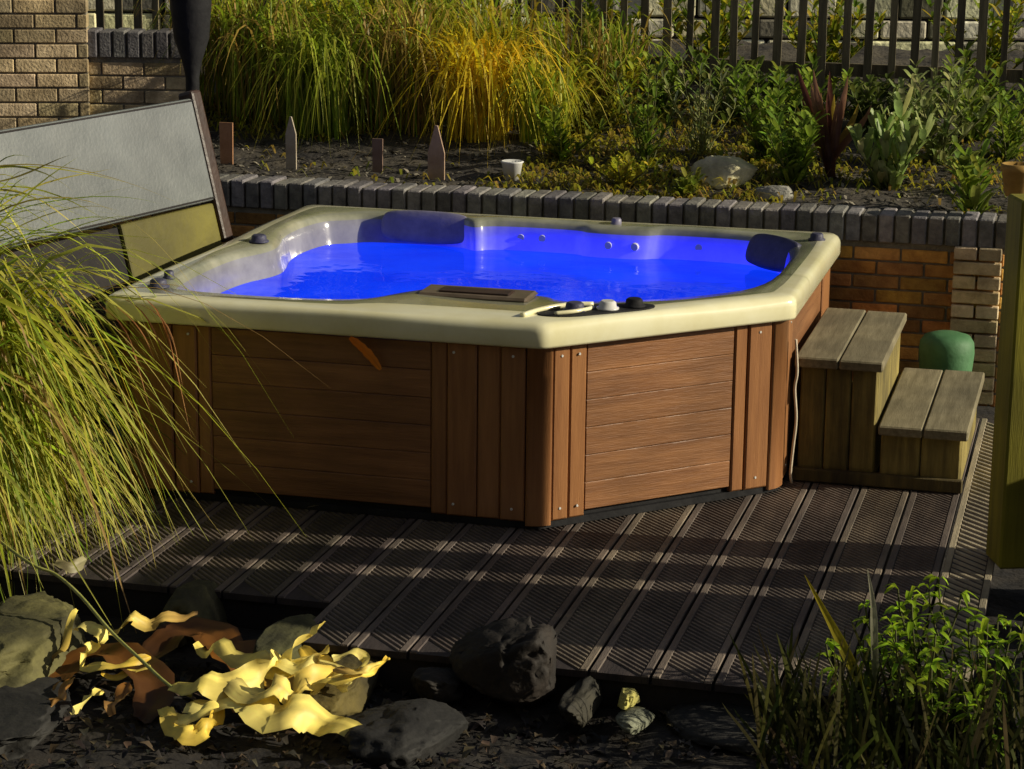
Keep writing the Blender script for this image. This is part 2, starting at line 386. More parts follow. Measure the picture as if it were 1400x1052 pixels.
# cabinet core behind the boards
b = MB(); core = [Vector(p) for p in offs_poly(-.03)]
lo = [b.vert((p.x, p.y, .012)) for p in core]; hi = [b.vert((p.x, p.y, .693)) for p in core]
for j in range(5): b.face([lo[j], lo[(j+1)%5], hi[(j+1)%5], hi[j]])
b.face(lo[::-1])
b.build('cabinet_core', M['black'], tub)
def wall_frame(p, q):
    p, q = Vector(p), Vector(q); d = (q-p).normalized(); n = Vector((d.y, -d.x)); return p, d, n
def on_wall(b, fr, s0, s1, z0, z1, o0, o1, col=(1,1,1), mi=0, ch=.004):
    """a board lying on a side of the tub, from s0 to s1 along it, standing o0 to o1 proud"""
    p, d, n = fr
    def P(s, o, z): v = p + d*s + n*o; return (v.x, v.y, z)
    b.hexa([P(s0,o1-ch,z0),P(s1,o1-ch,z0),P(s1,o0,z0),P(s0,o0,z0),P(s0,o1-ch,z1),P(s1,o1-ch,z1),P(s1,o0,z1),P(s0,o0,z1)], col, mi)
    b.hexa([P(s0+ch,o1,z0+ch),P(s1-ch,o1,z0+ch),P(s1,o1-ch+.0005,z0),P(s0,o1-ch+.0005,z0),P(s0+ch,o1,z1-ch),P(s1-ch,o1,z1-ch),P(s1,o1-ch+.0005,z1),P(s0,o1-ch+.0005,z1)], col, mi)
FA = wall_frame((TX0, 0), (0, 0)); FB = wall_frame((0, 0), (TX1, CUTY)); FC = wall_frame((TX1, CUTY), (TX1, TY1)); FD = wall_frame((TX0, TY1), (TX0, 0))
def panel(fr, s0, s1, name='side_panel'):
    b = MB(); n = 6; z0, z1 = .05, .685; h = (z1-z0)/n
    for k in range(n):
        c = 1 + U(-.10, .10)
        on_wall(b, fr, s0, s1, z0+h*k+.0007, z0+h*(k+1)-.0007, -.03, -.010 + U(-.0007,.0007), (c, c, c), 0, .0025)
    return b.build(name, M['cabinet'], tub)
def stiles(fr, spans, name='stile'):
    for s0, s1, o in spans:
        b = MB(); c = 1 + U(-.08, .08); on_wall(b, fr, s0, s1, .03, .690, -.03, o, (c, c, c), 0, .006); b.build(name, M['trimhi'], tub)
LA, LB, LC = 1.643, math.hypot(TX1, CUTY), TY1-CUTY
panel(FA, .39, 1.254); stiles(FA, [(.06,.23,0),(.234,.33,-.004),(.333,.387,-.008),(1.257,1.317,-.006),(1.320,1.432,-.002),(1.435,1.522,-.005),(1.525,1.617,0)])
panel(FB, .205, .865); stiles(FB, [(.055,.125,0),(.130,.20,-.004),(.868,.925,-.004),(.930,1.038,0)])
panel(FC, .20, 1.15); stiles(FC, [(.07,.195,0),(1.155,1.38,0)])
panel(FD, .2, 2.0)
def corner(px, py, r, a0, a1, name='corner_post'):
    b = MB(); n = 10; lo, hi = [], []
    for k in range(n+1):
        a = math.radians(a0 + (a1-a0)*k/n)
        lo.append(b.vert((px+r*math.cos(a), py+r*math.sin(a), .02))); hi.append(b.vert((px+r*math.cos(a), py+r*math.sin(a), .692)))
    for k in range(n): b.face([lo[k], lo[k+1], hi[k+1], hi[k]], 0, True)
    return b.build(name, M['trimhi'], tub)
def corner_at(V, d1, d2, t, name='corner_post'):
    """a rounded post between two sides: quarter bend from V-d1*t to V+d2*t"""
    b = MB(); lo, hi = [], []; V, d1, d2 = Vector(V), Vector(d1).normalized(), Vector(d2).normalized()
    a, c = V - d1*t, V + d2*t
    ctrl = [a - Vector((-d1.y, d1.x))*-.03] ; pts = []
    n1 = Vector((d1.y, -d1.x)); n2 = Vector((d2.y, -d2.x))
    pts.append(a - n1*.03)
    for k in range(11):
        u = k/10; pts.append(a*(1-u)**2 + V*2*u*(1-u) + c*u*u)
    pts.append(c - n2*.03)
    for p in pts: lo.append(b.vert((p.x, p.y, .015))); hi.append(b.vert((p.x, p.y, .6915)))
    for k in range(len(pts)-1): b.face([lo[k], lo[k+1], hi[k+1], hi[k]], 0, True)
    b.face(hi[::-1])
    return b.build(name, M['trimhi'], tub)
dA, dB, dC, dD = FA[1], FB[1], FC[1], FD[1]
for fr_, ss in ((FA,(.30,.06+.09,1.345,1.57)),(FB,(.09,.165,.98)),(FC,(.13,1.26))):
    for s0 in ss:
        for zz in (.075, .655):
            p, d, n = fr_; q = p + d*s0 + n*.001
            b = MB(); bm = bmesh.new(); bmesh.ops.create_cone(bm, cap_ends=True, segments=10, radius1=.0055, radius2=.0045, depth=.004)
            b.addbm(bm, xf=Matrix.Translation((q.x, q.y, zz)) @ Vector((n.x, n.y, 0)).to_track_quat('Z','Y').to_matrix().to_4x4()); b.build('screw', M['chrome'], tub)
corner_at((0,0), dA, dB, .052); corner_at((TX1,CUTY), dB, dC, .060); corner_at((TX0,0), dD, dA, .055); corner_at((TX1,TY1), dC, (-1,0), .06)
b = MB(); pl = offs_poly(-.012)
lo = [b.vert((p.x, p.y, .002)) for p in pl]; hi = [b.vert((p.x, p.y, .028)) for p in pl]
for j in range(5): b.face([lo[j], lo[(j+1)%5], hi[(j+1)%5], hi[j]])
b.face(hi); b.build('plinth', M['black'], tub)
# pillows
def cushion(cx, cy, cz, w, h, d, yaw, tilt, m, label=None):
    import bmesh
    b = MB(); bm = bmesh.new(); bmesh.ops.create_cube(bm, size=1)
    bmesh.ops.subdivide_edges(bm, edges=bm.edges[:], cuts=6, use_grid_fill=True)
    for v in bm.verts:
        x, y, z = v.co*2
        f = (1-abs(x)**4*.30)*(1-abs(z)**4*.30)
        v.co = Vector((x*w/2*(1-.10*abs(z)**3), y*d/2*f, z*h/2*(1-.16*abs(x)**3)))
    xf = Matrix.Translation((cx,cy,cz)) @ Matrix.Rotation(yaw,4,'Z') @ Matrix.Rotation(tilt,4,'X')
    b.addbm(bm, smooth=True, xf=xf); o = b.build('headrest_pillow', m, tub, subsurf=1)
    if label: o['label'] = label
cushion(.56, 1.95, .735, .30, .15, .07, math.radians(-38), math.radians(-24), M['pillow'], 'dark blue grey headrest pillow in the back right corner')
cushion(-1.07, 2.105, .735, .42, .15, .06, 0, math.radians(-14), M['pillow2'], 'wide grey headrest pillow at the back left')
# control cover on the front rim, knobs, jets
b = MB(); b.cbox((-.58, .335, .780), (-.14, .520, .800), .012); b.build('filter_lid', M['panelc'], tub)
b = MB(); b.cbox((-.50, .372, .7995), (-.22, .465, .806), .005); b.build('control_panel', M['coverb'], tub)
def knob(x, y, z, r, m, name='valve_knob'):
    b = MB(); b.lathe((x, y, z), [(r*1.25,0),(r*1.25,.006),(r,.008),(r*.92,.026),(r*.7,.032)], 20); b.build(name, m, tub)
b = MB()
rec = chaikin([Vector(p) for p in ((-.07,.10),(.06,.09),(.20,.21),(.36,.36),(.31,.43),(.15,.36),(-.01,.27))], 2)
lo = [b.vert((p.x, p.y, .780)) for p in rec]; hi = [b.vert((p.x, p.y, .7965)) for p in rec]
for j in range(len(rec)): b.face([lo[j], lo[(j+1)%len(rec)], hi[(j+1)%len(rec)], hi[j]])
b.face(hi); b.build('valve_plate', M['black'], tub)
b = MB()
arc = [(-.09,.06,.797),(-.04,.17,.802),(.04,.27,.804),(.12,.315,.802)]
b.tube(smooth_path(arc, 4), .010, 8); b.build('trim_ring', M['acrylic'], tub)
b = MB(); b.tube(smooth_path([(.02,.115,.80),(.08,.15,.804),(.12,.21,.804),(.13,.26,.802)], 4), .008, 8); b.build('trim_ring', M['acrylic'], tub)
knob(.075, .205, .797, .036, M['pillow']); knob(.185, .270, .797, .034, M['chrome']); knob(.27, .345, .797, .034, M['black'])
knob(-1.555, 1.235, .788, .034, M['pillow']); knob(-1.60, .36, .788, .020, M['pillow']); knob(-1.57, .185, .789, .034, M['pillow']); knob(.735, 2.02, .790, .03, M['pillow'])
knob(-.19, 2.165, .784, .024, M['pillow2'])
for x, z in ((-.62,.71),(-.52,.712),(-.2,.708),(-.08,.708),(.2,.71)):
    b = MB(); xf = Matrix.Translation((x, 2.112 if x < -.3 or x > 0 else 2.05, z)) @ Matrix.Rotation(math.radians(90), 4, 'X')
    bm = bmesh.new(); bmesh.ops.create_cone(bm, cap_ends=True, segments=18, radius1=.022, radius2=.016, depth=.02); b.addbm(bm, smooth=False, xf=xf); b.build('water_jet', M['chrome'], tub)

# ------------------------------------------------------------------ tub cover leaning beside the tub
cv = Vector((-2.02, 1.90, .80))
cover = thing('tub_cover', 'large grey tub cover with dark brown edge, tilted up left of the hot tub', 'tub cover', cv)
uu = Vector((-.225, -.974, 0)); up = Vector((-.24, .055, .97)).normalized()
base = Vector((-2.02, 1.90, .845)); H = .475; Lc = 2.1; nrm = up.cross(uu).normalized()
if nrm.x < 0: nrm = -nrm
def slab(b, o, a, la, c, lc, n, t, m=0):
    P = [o, o+a*la, o+a*la-n*t, o-n*t]; b.hexa(P + [p + c*lc for p in P], (1,1,1), m)
b = MB(); slab(b, base, uu, Lc, up, H, nrm, .07); b.build('panel', M['cover'], cover, bevel=.012)
b = MB(); slab(b, base - up*.20 - uu*.085, uu, .08, up, H+.235, nrm, .085); b.build('edge_band', M['coverb'], cover, bevel=.015)
b = MB(); slab(b, base - up*.435 - nrm*.012, uu, .70, up, .425, nrm, .06); b.build('lower_panel', M['olive'], cover, bevel=.012)
b = MB(); slab(b, base - up*.84 + uu*.72 - nrm*.02, uu, 1.3, up, .82, nrm, .045); b.build('shade_panel', M['beam'], cover)  # dark sheet standing in for the shadow beside the lower panel
b = MB()
for zz in (.012, H-.012): b.tube([base + up*zz + nrm*.002 - uu*.0, base + up*zz + nrm*.002 + uu*Lc], .004, 6)
b.build('piping', M['beam'], cover)

# ------------------------------------------------------------------ wooden steps
st = thing('wooden_steps', 'weathered two tread wooden steps against the right side of the hot tub', 'steps', (1.13, 1.42, 0))
def planks(name, x0, x1, y0, y1, z0, z1, n, m, axis='y', bev=.006):
    b = MB(); w = (x1-x0)/n
    for k in range(n):
        c = 1+U(-.14,.14); b.cbox((x0+w*k+.002, y0, z0), (x0+w*(k+1)-.002, y1, z1+U(-.0015,.0015)), bev, (c, c*.99, c*.97))
    return b.build(name, m, st)
planks('tread', .800, 1.150, .925, 1.93, .472, .512, 2, M['step'])
planks('tread', 1.140, 1.492, .915, 1.97, .222, .262, 2, M['step'])
planks('riser', .822, 1.128, .965, .990, .05, .470, 3, M['riser'])
planks('riser', 1.150, 1.466, .955, .980, .05, .220, 2, M['riser'])
b = MB(); b.cbox((1.104,.992,.02),(1.128,1.90,.47),.004); b.build('side_board', M['riser'], st)
b = MB(); b.cbox((1.442,.982,.02),(1.466,1.94,.22),.004); b.build('side_board', M['riser'], st)
b = MB(); b.cbox((.822,.992,.02),(.846,1.90,.47),.004); b.build('side_board', M['riser'], st)
b = MB(); b.cbox((.800,.935,.004),(1.478,.962,.058),.005,(.45,.42,.42)); b.build('plinth_board', M['riser'], st)
b = MB(); b.box((.86,1.88,.004),(1.43,1.90,.2)); b.build('back_board', M['riser'], st)

# cord down the corner of the tub
b = MB(); b.tube(smooth_path([(.812,.855,.60),(.822,.86,.47),(.815,.862,.40),(.826,.858,.28),(.818,.86,.16),(.812,.86,.06),(.815,.88,.01)], 5), .0055, 8)
tag(b.build('power_cord', M['cord'], loc=(.815,.87,0)), 'thin pale cord hanging down between hot tub corner and steps', 'cord')
# rounded green tub
b = MB(); b.lathe((1.31, 2.16, 0), [(.075,.002),(.105,.10),(.122,.30),(.118,.345),(.10,.372),(.06,.385),(.01,.388)], 28)
tag(b.build('green_bucket', M['green'], loc=(1.31,2.16,0)), 'rounded green plastic bucket just behind the lower step', 'bucket')

# ------------------------------------------------------------------ brick walls
def brick_run(b, x0, x1, y, z0, z1, d=.10, bl=.215, bh=.065, j=.010, seed=1, tint=lambda r: (1,1,1)):
    r = random.Random(seed); z = z0; row = 0
    while z < z1 - .02:
        h = min(bh, z1-z); x = x0 - (bl/2 if row % 2 else 0)
        while x < x1:
            a, c = max(x, x0), min(x+bl, x1)
            if c-a > .03: b.cbox((a, y+r.uniform(-.003,.003), z), (c-j, y+d, z+h-j), .004, tint(r))
            x += bl
        z += bh + .0; row += 1
def warm(r): 
    k = r.uniform(.55, 1.25); return (k*r.uniform(.85,1.15), k*r.uniform(.8,1.05), k*r.uniform(.7,1.2))
def grey(r): 
    k = r.uniform(.65, 1.3); return (k, k*r.uniform(.93,1.02), k*r.uniform(.85,1.1))
bw = thing('retaining_wall', 'low orange brick retaining wall topped with upright grey bricks behind the hot tub', 'brick wall', (-.5, 2.55, 0))
b = MB(); brick_run(b, -5.6, 1.53, 2.50, -.02, .705, seed=3, tint=warm); b.build('brickwork', M['brick'], bw)
b = MB(); r = random.Random(5); x = -5.6
while x < 1.54:
    b.cbox((x, 2.485+r.uniform(-.004,.004), .712), (x+.064, 2.695, .842+r.uniform(-.005,.005)), .006, grey(r)); x += .0745
b.build('coping', M['coping'], bw)
b = MB(); b.box((-5.6, 2.512, -.02), (1.525, 2.66, .835)); b.build('mortar_core', M['mortar'], bw)
# return of the wall, cream rendered end
b = MB(); r = random.Random(8)
z = 0.0; row = 0
while z < .69:
    for xa, xb in (((1.30,1.51),) if row % 2 else ((1.30,1.40),(1.41,1.51))): b.cbox((xa, 2.455, z), (xb, 2.497, z+.056), .004, tuple(q*1.3 for q in grey(r)))
    z += .066; row += 1
o = b.build('brick_pier', M['tan'], loc=(1.40, 2.47, 0)); tag(o, 'narrow tan brick pier at the right end of the orange retaining wall', 'brick pier')
b = MB(); brick_run(b, -5.2, -2.80, 3.40, .84, 1.30, seed=13, tint=grey, bl=.225, bh=.075)
lw = thing('upper_wall', 'tan brick wall with dark upright coping bricks at the top left behind the grey cover', 'brick wall', (-3.6, 3.45, .8))
b.build('brickwork', M['tan'], lw)
b = MB(); x = -5.2
while x < -2.82:
    b.cbox((x, 3.385+r.uniform(-.004,.004), 1.306), (x+.064, 3.60, 1.445+r.uniform(-.005,.005)), .006, tuple(q*.75 for q in grey(r))); x += .076
b.build('coping', M['coping'], lw)
b = MB(); b.box((-5.2, 3.413, .82), (-2.82, 3.57, 1.43)); b.build('mortar_core', M['mortar'], lw)
pr = thing('brick_pier', 'broad tan brick pier rising above the wall in the top left corner', 'brick pier', (-3.85, 3.3, .8))
b = MB(); brick_run(b, -4.7, -3.32, 3.24, .84, 1.95, d=.13, seed=23, tint=grey, bl=.22, bh=.078); b.build('brickwork', M['tan'], pr)
b = MB(); b.box((-4.69, 3.255, .82), (-3.335, 3.37, 1.94)); b.build('mortar_core', M['mortar'], pr)
lw.rotation_euler.z = math.radians(14); pr.rotation_euler.z = math.radians(20)
# rear garden wall of blocks
rw = thing('rear_wall', 'pale block wall of mixed grey stones seen through the picket fence', 'stone wall', (-4.5, 5.7, .9)); rw.rotation_euler.z = math.radians(16)
b = MB(); r = random.Random(31); z = .9
while z < 3.1:
    h = r.choice((.13,.16,.2)); x = -7
    while x < 5:
        w = r.uniform(.16,.42); k = r.choice((.3,.7,1.0,1.2,1.4,1.7)); b.cbox((x, 5.6+r.uniform(-.015,.015), z), (x+w-.014, 5.8, z+h-.014), .012, (k, k*r.uniform(.93,1.03), k*r.uniform(.7,1.0)))
        x += w
    z += h
b.build('stonework', M['stone'], rw)
b = MB(); b.box((-7, 5.63, .8), (5, 5.85, 2.69)); b.build('mortar_core', M['beam'], rw)

# ------------------------------------------------------------------ picket fence
fn = thing('picket_fence', 'dark weathered picket fence along the back of the planting bed', 'fence', (-1, 4.75, 1.0))
x = -5.0; r = random.Random(41)
while x < 2.3:
    w = .040 + r.uniform(-.006,.008); h = 1.98 + r.uniform(-.05,.05); z0 = bedz(x, 4.75)-.02; c = r.uniform(.6,1.3); lean = r.uniform(-.012,.012)
    b = MB(); b.hexa([(x,4.73,z0),(x+w,4.73,z0),(x+w,4.752,z0),(x,4.752,z0),(x+lean,4.73,h),(x+w+lean,4.73,h),(x+w+lean,4.752,h),(x+lean,4.752,h)], (c,c,c))
    b.build('picket', M['picket'], fn); x += .122 + r.uniform(-.012,.014)
for zz in (1.22, 1.78):
    b = MB(); b.box((-5.0,4.755,zz),(2.3,4.795,zz+.07),(.8,.8,.8)); b.build('rail', M['picket'], fn)

# ------------------------------------------------------------------ olive post at right edge, black upright at top left
b = MB(); b.cbox((-.085,-.085,.002),(.085,.085,1.315),.008)
o = b.build('square_post', M['post'], loc=(0,0,0)); o.location = (1.722, .125, 0); o.rotation_euler.z = math.radians(20)
tag(o, 'thick olive green square timber post at the right edge of the decking', 'post')
q_ = aty(262, 60, 3.12).x
b = MB(); b.lathe((q_, 3.12, .84), [(.035,0),(.035,.42),(.05,.50),(.09,.62),(.105,.80),(.11,1.1),(.10,1.6),(.06,1.9)], 14)
tag(b.build('black_post', M['black'], loc=(q_,3.12,.84)), 'black upright post tapering at its foot behind the grey cover corner', 'post')

# ------------------------------------------------------------------ stakes, labels and stones in the bed
def stake(px, py, top, y, w, col, label, pointed=True, m='paper', two=None):
    p = aty(px, py, y); t = aty(px, top, y); z0 = bedz(p.x, y)-.05; b = MB(); h = t.z; x = p.x
    if pointed:
        q = h - w*1.6
        for za, zb, wa, wb in ((z0, q, w, w), (q, h, w, w*.15)):
            b.hexa([(x-wa/2,y,za),(x+wa/2,y,za),(x+wa/2,y+.012,za),(x-wa/2,y+.012,za),(x-wb/2,y,zb),(x+wb/2,y,zb),(x+wb/2,y+.012,zb),(x-wb/2,y+.012,zb)], col)
    else: b.hexa([(x-w/2,y,z0),(x+w/2,y,z0),(x+w/2,y+.01,z0),(x-w/2,y+.01,z0),(x-w*.55,y,h),(x+w*.55,y,h),(x+w*.55,y+.01,h),(x-w*.55,y+.01,h)], col)
    o = b.build('plant_label', M[m], loc=(x, y, z0)); tag(o, label, 'plant label', 'plant labels standing in the bed')
stake(596, 258, 172, 2.95, .085, (.95,.85,.78), 'pale pinkish wooden label with pointed top standing near the middle of the bed')
stake(398, 250, 160, 3.0, .055, (.95,1.05,1.05), 'narrow pale label among the green grass in the bed', True)
stake(310, 240, 168, 2.98, .065, (.95,.62,.40), 'orange brown label beside the upper corner of the grey cover', False)
stake(516, 245, 190, 3.0, .05, (.50,.42,.42), 'greyish short label left of the pointed wooden label', False)
def rock(name, c, s, seed, m, label, cat='stone', group=None, col=(1,1,1), rough=.25, rot=0):
    import bmesh
    b = MB(); bm = bmesh.new(); bmesh.ops.create_icosphere(bm, subdivisions=5, radius=1); rr = random.Random(seed*13)
    cuts = [(Vector((rr.gauss(0,1), rr.gauss(0,1), rr.gauss(0,.8))).normalized(), rr.uniform(.55,.86)) for _ in range(11)]
    for v in bm.verts:
        p = v.co.copy(); q = p*1.3 + Vector((seed*7.1, seed*3.3, seed))
        d = 1 + rough*noise.noise(q) + rough*.45*noise.noise(q*2.7) + rough*.2*noise.noise(q*7)
        p = p*d
        for cn, cd in cuts:
            t = p.dot(cn) - cd
            if t > 0: p -= cn*t*.88
        p = p*1.22*(1 + .05*noise.noise(q*9) + .025*noise.noise(q*21)); k = .80; p = Vector((math.copysign(abs(p.x)**k, p.x), math.copysign(abs(p.y)**k, p.y), math.copysign(abs(p.z)**k, p.z)))
        v.co = Vector((p.x*s[0], p.y*s[1], p.z*s[2]))
    b.addbm(bm, col, smooth=True, xf=Matrix.Translation(c) @ Matrix.Rotation(rot, 4, 'Z'))
    return tag(b.build(name, m, loc=(c[0], c[1], c[2]-s[2]*.8)), label, cat, group)
p = aty(990, 240, 3.05); rock('stone', (p.x, 3.05, .90), (.135,.10,.10), 2, M['stone'], 'pale rounded stone in the bed between green plants', col=(1.3,1.25,.95))
p = aty(1060, 262, 2.9); rock('stone', (p.x, 2.9, .845), (.09,.06,.035), 3, M['stone'], 'small flat grey stone on the bed edge right of the pale rounded stone', col=(.7,.7,.75))
p = aty(700, 240, 3.0)
b = MB(); b.lathe((p.x, 3.0, .82), [(.035,0),(.052,.10),(.058,.105),(.050,.11),(.03,.06)], 18); tag(b.build('flower_pot', M['white'], loc=(p.x,3.0,.82)), 'small white pot under the yellow grass in the bed', 'flower pot')

p = aty(1388, 262, 2.62)
b = MB(); b.lathe((p.x, 2.62, p.z-.02), [(.045,0),(.065,.11),(.072,.112),(.072,.145),(.060,.146),(.050,.10)], 20)
tag(b.build('flower_pot', mat('terracotta', (.26,.15,.03), (.38,.23,.05), 12, .8), loc=(p.x,2.62,p.z-.02)), 'orange clay pot above the olive post at the right edge', 'flower pot')
# ------------------------------------------------------------------ plants
def fountain(b, base, n, hgt, reach, w, cols, spread=.06, droop=.5, az=(0, 2*math.pi), tip=None, lean=(0,0)):
    base = Vector(base)
    for i in range(n):
        a = U(*az); d = Vector((math.cos(a), math.sin(a), 0)); p0 = base + Vector((U(-spread,spread), U(-spread,spread), 0))
        H = hgt*U(.65,1.1); R = reach*U(.25,1.1)
        top = p0 + d*R*.38 + Vector((lean[0]*U(.3,1), lean[1]*U(.3,1), H))
        mid = p0 + d*R*.08 + Vector((0,0,H*.62)); end = p0 + d*R + Vector((lean[0], lean[1], H*(1-droop*U(.6,1.35))))
        c = jit(random.choice(cols), .25); c2 = mixc(c, (.42,.34,.06), U(0,.55)) if tip is None else tip
        b.ribbon(bez(p0, mid, top, end, 9), w*U(.6,1.25), c, c2, side=d.cross(Vector((0,0,1))) + Vector((U(-.5,.5),U(-.5,.5),U(-.3,.3))))
GY = [(.42,.44,.02),(.50,.48,.025),(.28,.36,.02),(.56,.50,.05)]
GL = [(.29,.42,.02),(.36,.45,.025),(.18,.32,.02),(.44,.47,.04),(.11,.20,.012)]
GG = [(.20,.33,.02),(.29,.43,.025),(.15,.24,.02),(.36,.45,.04)]
GD = [(.34,.24,.06),(.46,.36,.09),(.25,.18,.05)]
# big arching grass at left
gp = Vector((-2.12, -.45, -.15))
gr = thing('ornamental_grass', 'large arching clump of yellow green grass leaning in from the left edge', 'ornamental grass', gp)
b = MB()
for i in range(880):
    a = U(-1.45, .95); d = Vector((math.cos(a), math.sin(a), 0)); loose = i % 9 == 0
    p0 = gp + Vector((U(-.30,.12), U(-.32,.32), 0)); Ht = U(.80, 1.55); R = U(.18, .92) if not loose else U(.8, 1.3)
    kink = Vector((U(-.12,.12), U(-.12,.12), U(-.08,.08)))
    top = p0 + d*R*U(.28,.52) + Vector((0, 0, Ht*1.10)) + kink; mid = p0 + d*R*.06 + Vector((0,0,Ht*.75))
    end = p0 + d*R*1.02 + Vector((0, 0, max(-.06, Ht*U(-.16, .60)))) - kink
    c = jit(random.choice(GL), .3); c2 = mixc(c, (.55,.48,.12), U(0,.8))
    if i % 11 == 0: c = jit((.40,.30,.11),.2); c2 = (.34,.22,.08)
    w_ = U(.0038,.0075) if i % 3 else U(.008,.0145)
    b.ribbon(bez(p0, mid, top, end, 11), w_, c, c2, side=d.cross(Vector((0,0,1))) + Vector((U(-.6,.6),U(-.6,.6),U(-.3,.3))), fold=.25 if i % 3 == 0 else 0)
for i in range(520):
    a = U(-1.5, .5); d = Vector((math.cos(a), math.sin(a), 0)); p0 = gp + Vector((U(-.30,.25), U(-.45,.25), 0)); Ht = U(.45, .95); R = U(.15, .72)
    c = jit(random.choice(GL), .35); c2 = mixc(c, (.50,.42,.12), U(0,.9))
    b.ribbon(bez(p0, p0+d*R*.06+Vector((0,0,Ht*.8)), p0+d*R*.5+Vector((U(-.1,.1),U(-.1,.1),Ht*1.05)), p0+d*R+Vector((0,0,max(-.06,Ht*U(-.2,.35)))), 10), U(.0035,.010), c, c2, side=d.cross(Vector((0,0,1))) + Vector((U(-.6,.6),U(-.6,.6),U(-.3,.3))))
for (x0,y0),(x1,y1),(x2,y2),(x3,y3),yy in (((-60,330),(40,240),(180,230),(292,440),-.5), ((-60,300),(60,330),(170,560),(318,752),-.6), ((-80,250),(40,190),(200,250),(285,300),-.3), ((-60,400),(90,330),(200,480),(268,600),-.5), ((-40,420),(100,430),(190,600),(222,830),-.8), ((-40,480),(60,470),(150,640),(190,828),-.8), ((-60,250),(20,260),(60,220),(98,212),-.4)):
    c = jit((.30,.27,.06), .2)
    b.ribbon(bez(aty(x0,y0,yy), aty(x1,y1,yy+.03), aty(x2,y2,yy-.03), aty(x3,y3,yy), 14), .0085, c, mixc(c,(.5,.42,.14),.6), side=(0,-1,.4))
for i in range(46):
    q0 = aty(U(-70,-10), U(230,420), U(-.5,.1)); q3 = aty(U(40,300), 0, 0); y3 = U(200,420); x3 = U(20,250); yy = U(-.4,.2); q3 = aty(x3, y3, yy)
    m1 = q0.lerp(q3,.35) + Vector((0,0,U(.05,.20))); m2 = q0.lerp(q3,.75) + Vector((0,0,U(.02,.14))); c = jit(random.choice(GL),.3)
    b.ribbon(bez(q0, m1, m2, q3, 11), U(.003,.006), c, mixc(c,(.62,.56,.22),U(.2,.9)), side=(U(-.2,.2),-1,U(.2,.9)))
b.build('foliage', M['leaf'], gr)
b = MB()
for (x0,y0),(x1,y1),(x2,y2) in (((150,400),(205,440),(240,520)), ((170,400),(225,430),(262,600)), ((160,420),(200,470),(215,500)), ((175,410),(235,450),(250,530)), ((140,420),(180,470),(205,560))):
    c = jit((.30,.10,.03),.3); b.ribbon(bez(aty(x0,y0,-.25), aty(x1,y1-20,-.25), aty(x1,y1,-.28), aty(x2,y2,-.3), 9), .009, c, (.36,.20,.09), side=(0,-1,.3))
b.build('rusty_leaf', M['leaf'], gr)
# grass clumps in the bed behind the tub
def clump(px, py, y, hgt, reach, n, w, cols, label, **k):
    p = aty(px, py, y); z = bedz(p.x, y)
    b = MB(); fountain(b, (p.x, y, z-.02), n, hgt, reach, w, cols, **k)
    tag(b.build('ornamental_grass', M['leaf'], loc=(p.x, y, z)), label, 'ornamental grass', 'grass clumps in the bed behind the hot tub')
clump(360, 190, 3.9, .95, .55, 260, .0065, GG+GD, 'green grass clump nearest the black post, mixed with brown stalks', spread=.16, droop=.75)
clump(440, 200, 3.65, .85, .50, 300, .0065, GG, 'upright fresh green grass clump left of the yellow one', spread=.15, droop=.8)
clump(545, 205, 3.85, .95, .55, 240, .006, GD+GG+GD, 'brownish dead stalks between the green and the yellow grass clumps', spread=.18, droop=.7)
clump(655, 205, 3.75, .80, .62, 340, .0065, [(.72,.56,.015),(.80,.62,.02),(.56,.48,.02)], 'bright golden yellow arching grass clump', spread=.14, droop=.85)
clump(745, 215, 3.7, .62, .45, 180, .006, GG+GY, 'loose green grass clump right of the golden one', spread=.12, droop=.75)
clump(820, 120, 4.3, .75, .45, 160, .006, GD+GG, 'dull green and brown grass in front of the picket fence', spread=.2, droop=.6)
clump(300, 150, 4.1, 1.0, .5, 220, .006, GD+GG, 'tall thin brown and green stalks behind the black post', spread=.2, droop=.6)
clump(600, 60, 4.45, .95, .6, 260, .0065, GY+GG, 'tall background grass behind the golden clump', spread=.3, droop=.6)
clump(700, 110, 4.2, .85, .5, 240, .006, GY+GG+GD, 'tall mixed grass between the golden clump and the fence', spread=.2, droop=.7)
clump(470, 80, 4.4, .9, .6, 260, .0075, GG+GY, 'tall background grass behind the fresh green clump', spread=.3, droop=.6)
# leafy plants
def leafy(name, base, hgt, rad, nst, nl, ll, lw, cols, label, cat='plant', up=.6, group=None, mt='bleaf', stemc=(.6,.7,.4), fold=.35):
    base = Vector(base); root = thing(name, label, cat, base, group); hgt *= 1.02; rad *= 1.25; nl = int(nl*1.35); ll *= 1.12; lw *= 1.1
    bl, bs = MB(), MB()
    for s_ in range(nst):
        a = U(0, 6.283); r = rad*U(.15,1); h = hgt*U(.55,1.05); d = Vector((math.cos(a), math.sin(a), 0))
        p0 = base + d*r*.2; p3 = base + d*r + Vector((0,0,h)); path = bez(p0, p0+Vector((0,0,h*.4)), p3-Vector((0,0,h*.3)), p3, 8)
        bs.tube(path, [.006-.0006*k for k in range(8)], 5, stemc)
        for k in range(nl):
            u = (k+U(0,.8))/nl; q = path[min(7, int(u*7.99))]; aa = k*2.4 + s_; dd = Vector((math.cos(aa), math.sin(aa), 0))
            L_ = ll*U(.6,1.2)*(1-.35*u); e = q + dd*L_*(1-up*.6) + Vector((0,0,L_*up*U(.4,1.2)))
            c = jit(random.choice(cols), .3)
            bl.ribbon(bez(q, q+dd*L_*.3+Vector((0,0,L_*.25)), e+Vector((0,0,L_*.12)), e, 6), lw*U(.7,1.2), c, mixc(c, (.25,.26,.10), U(0,.4)), fold=fold, shape='lance')
    bs.build('stem', M['stem'], root); bl.build('foliage', M[mt], root); return root
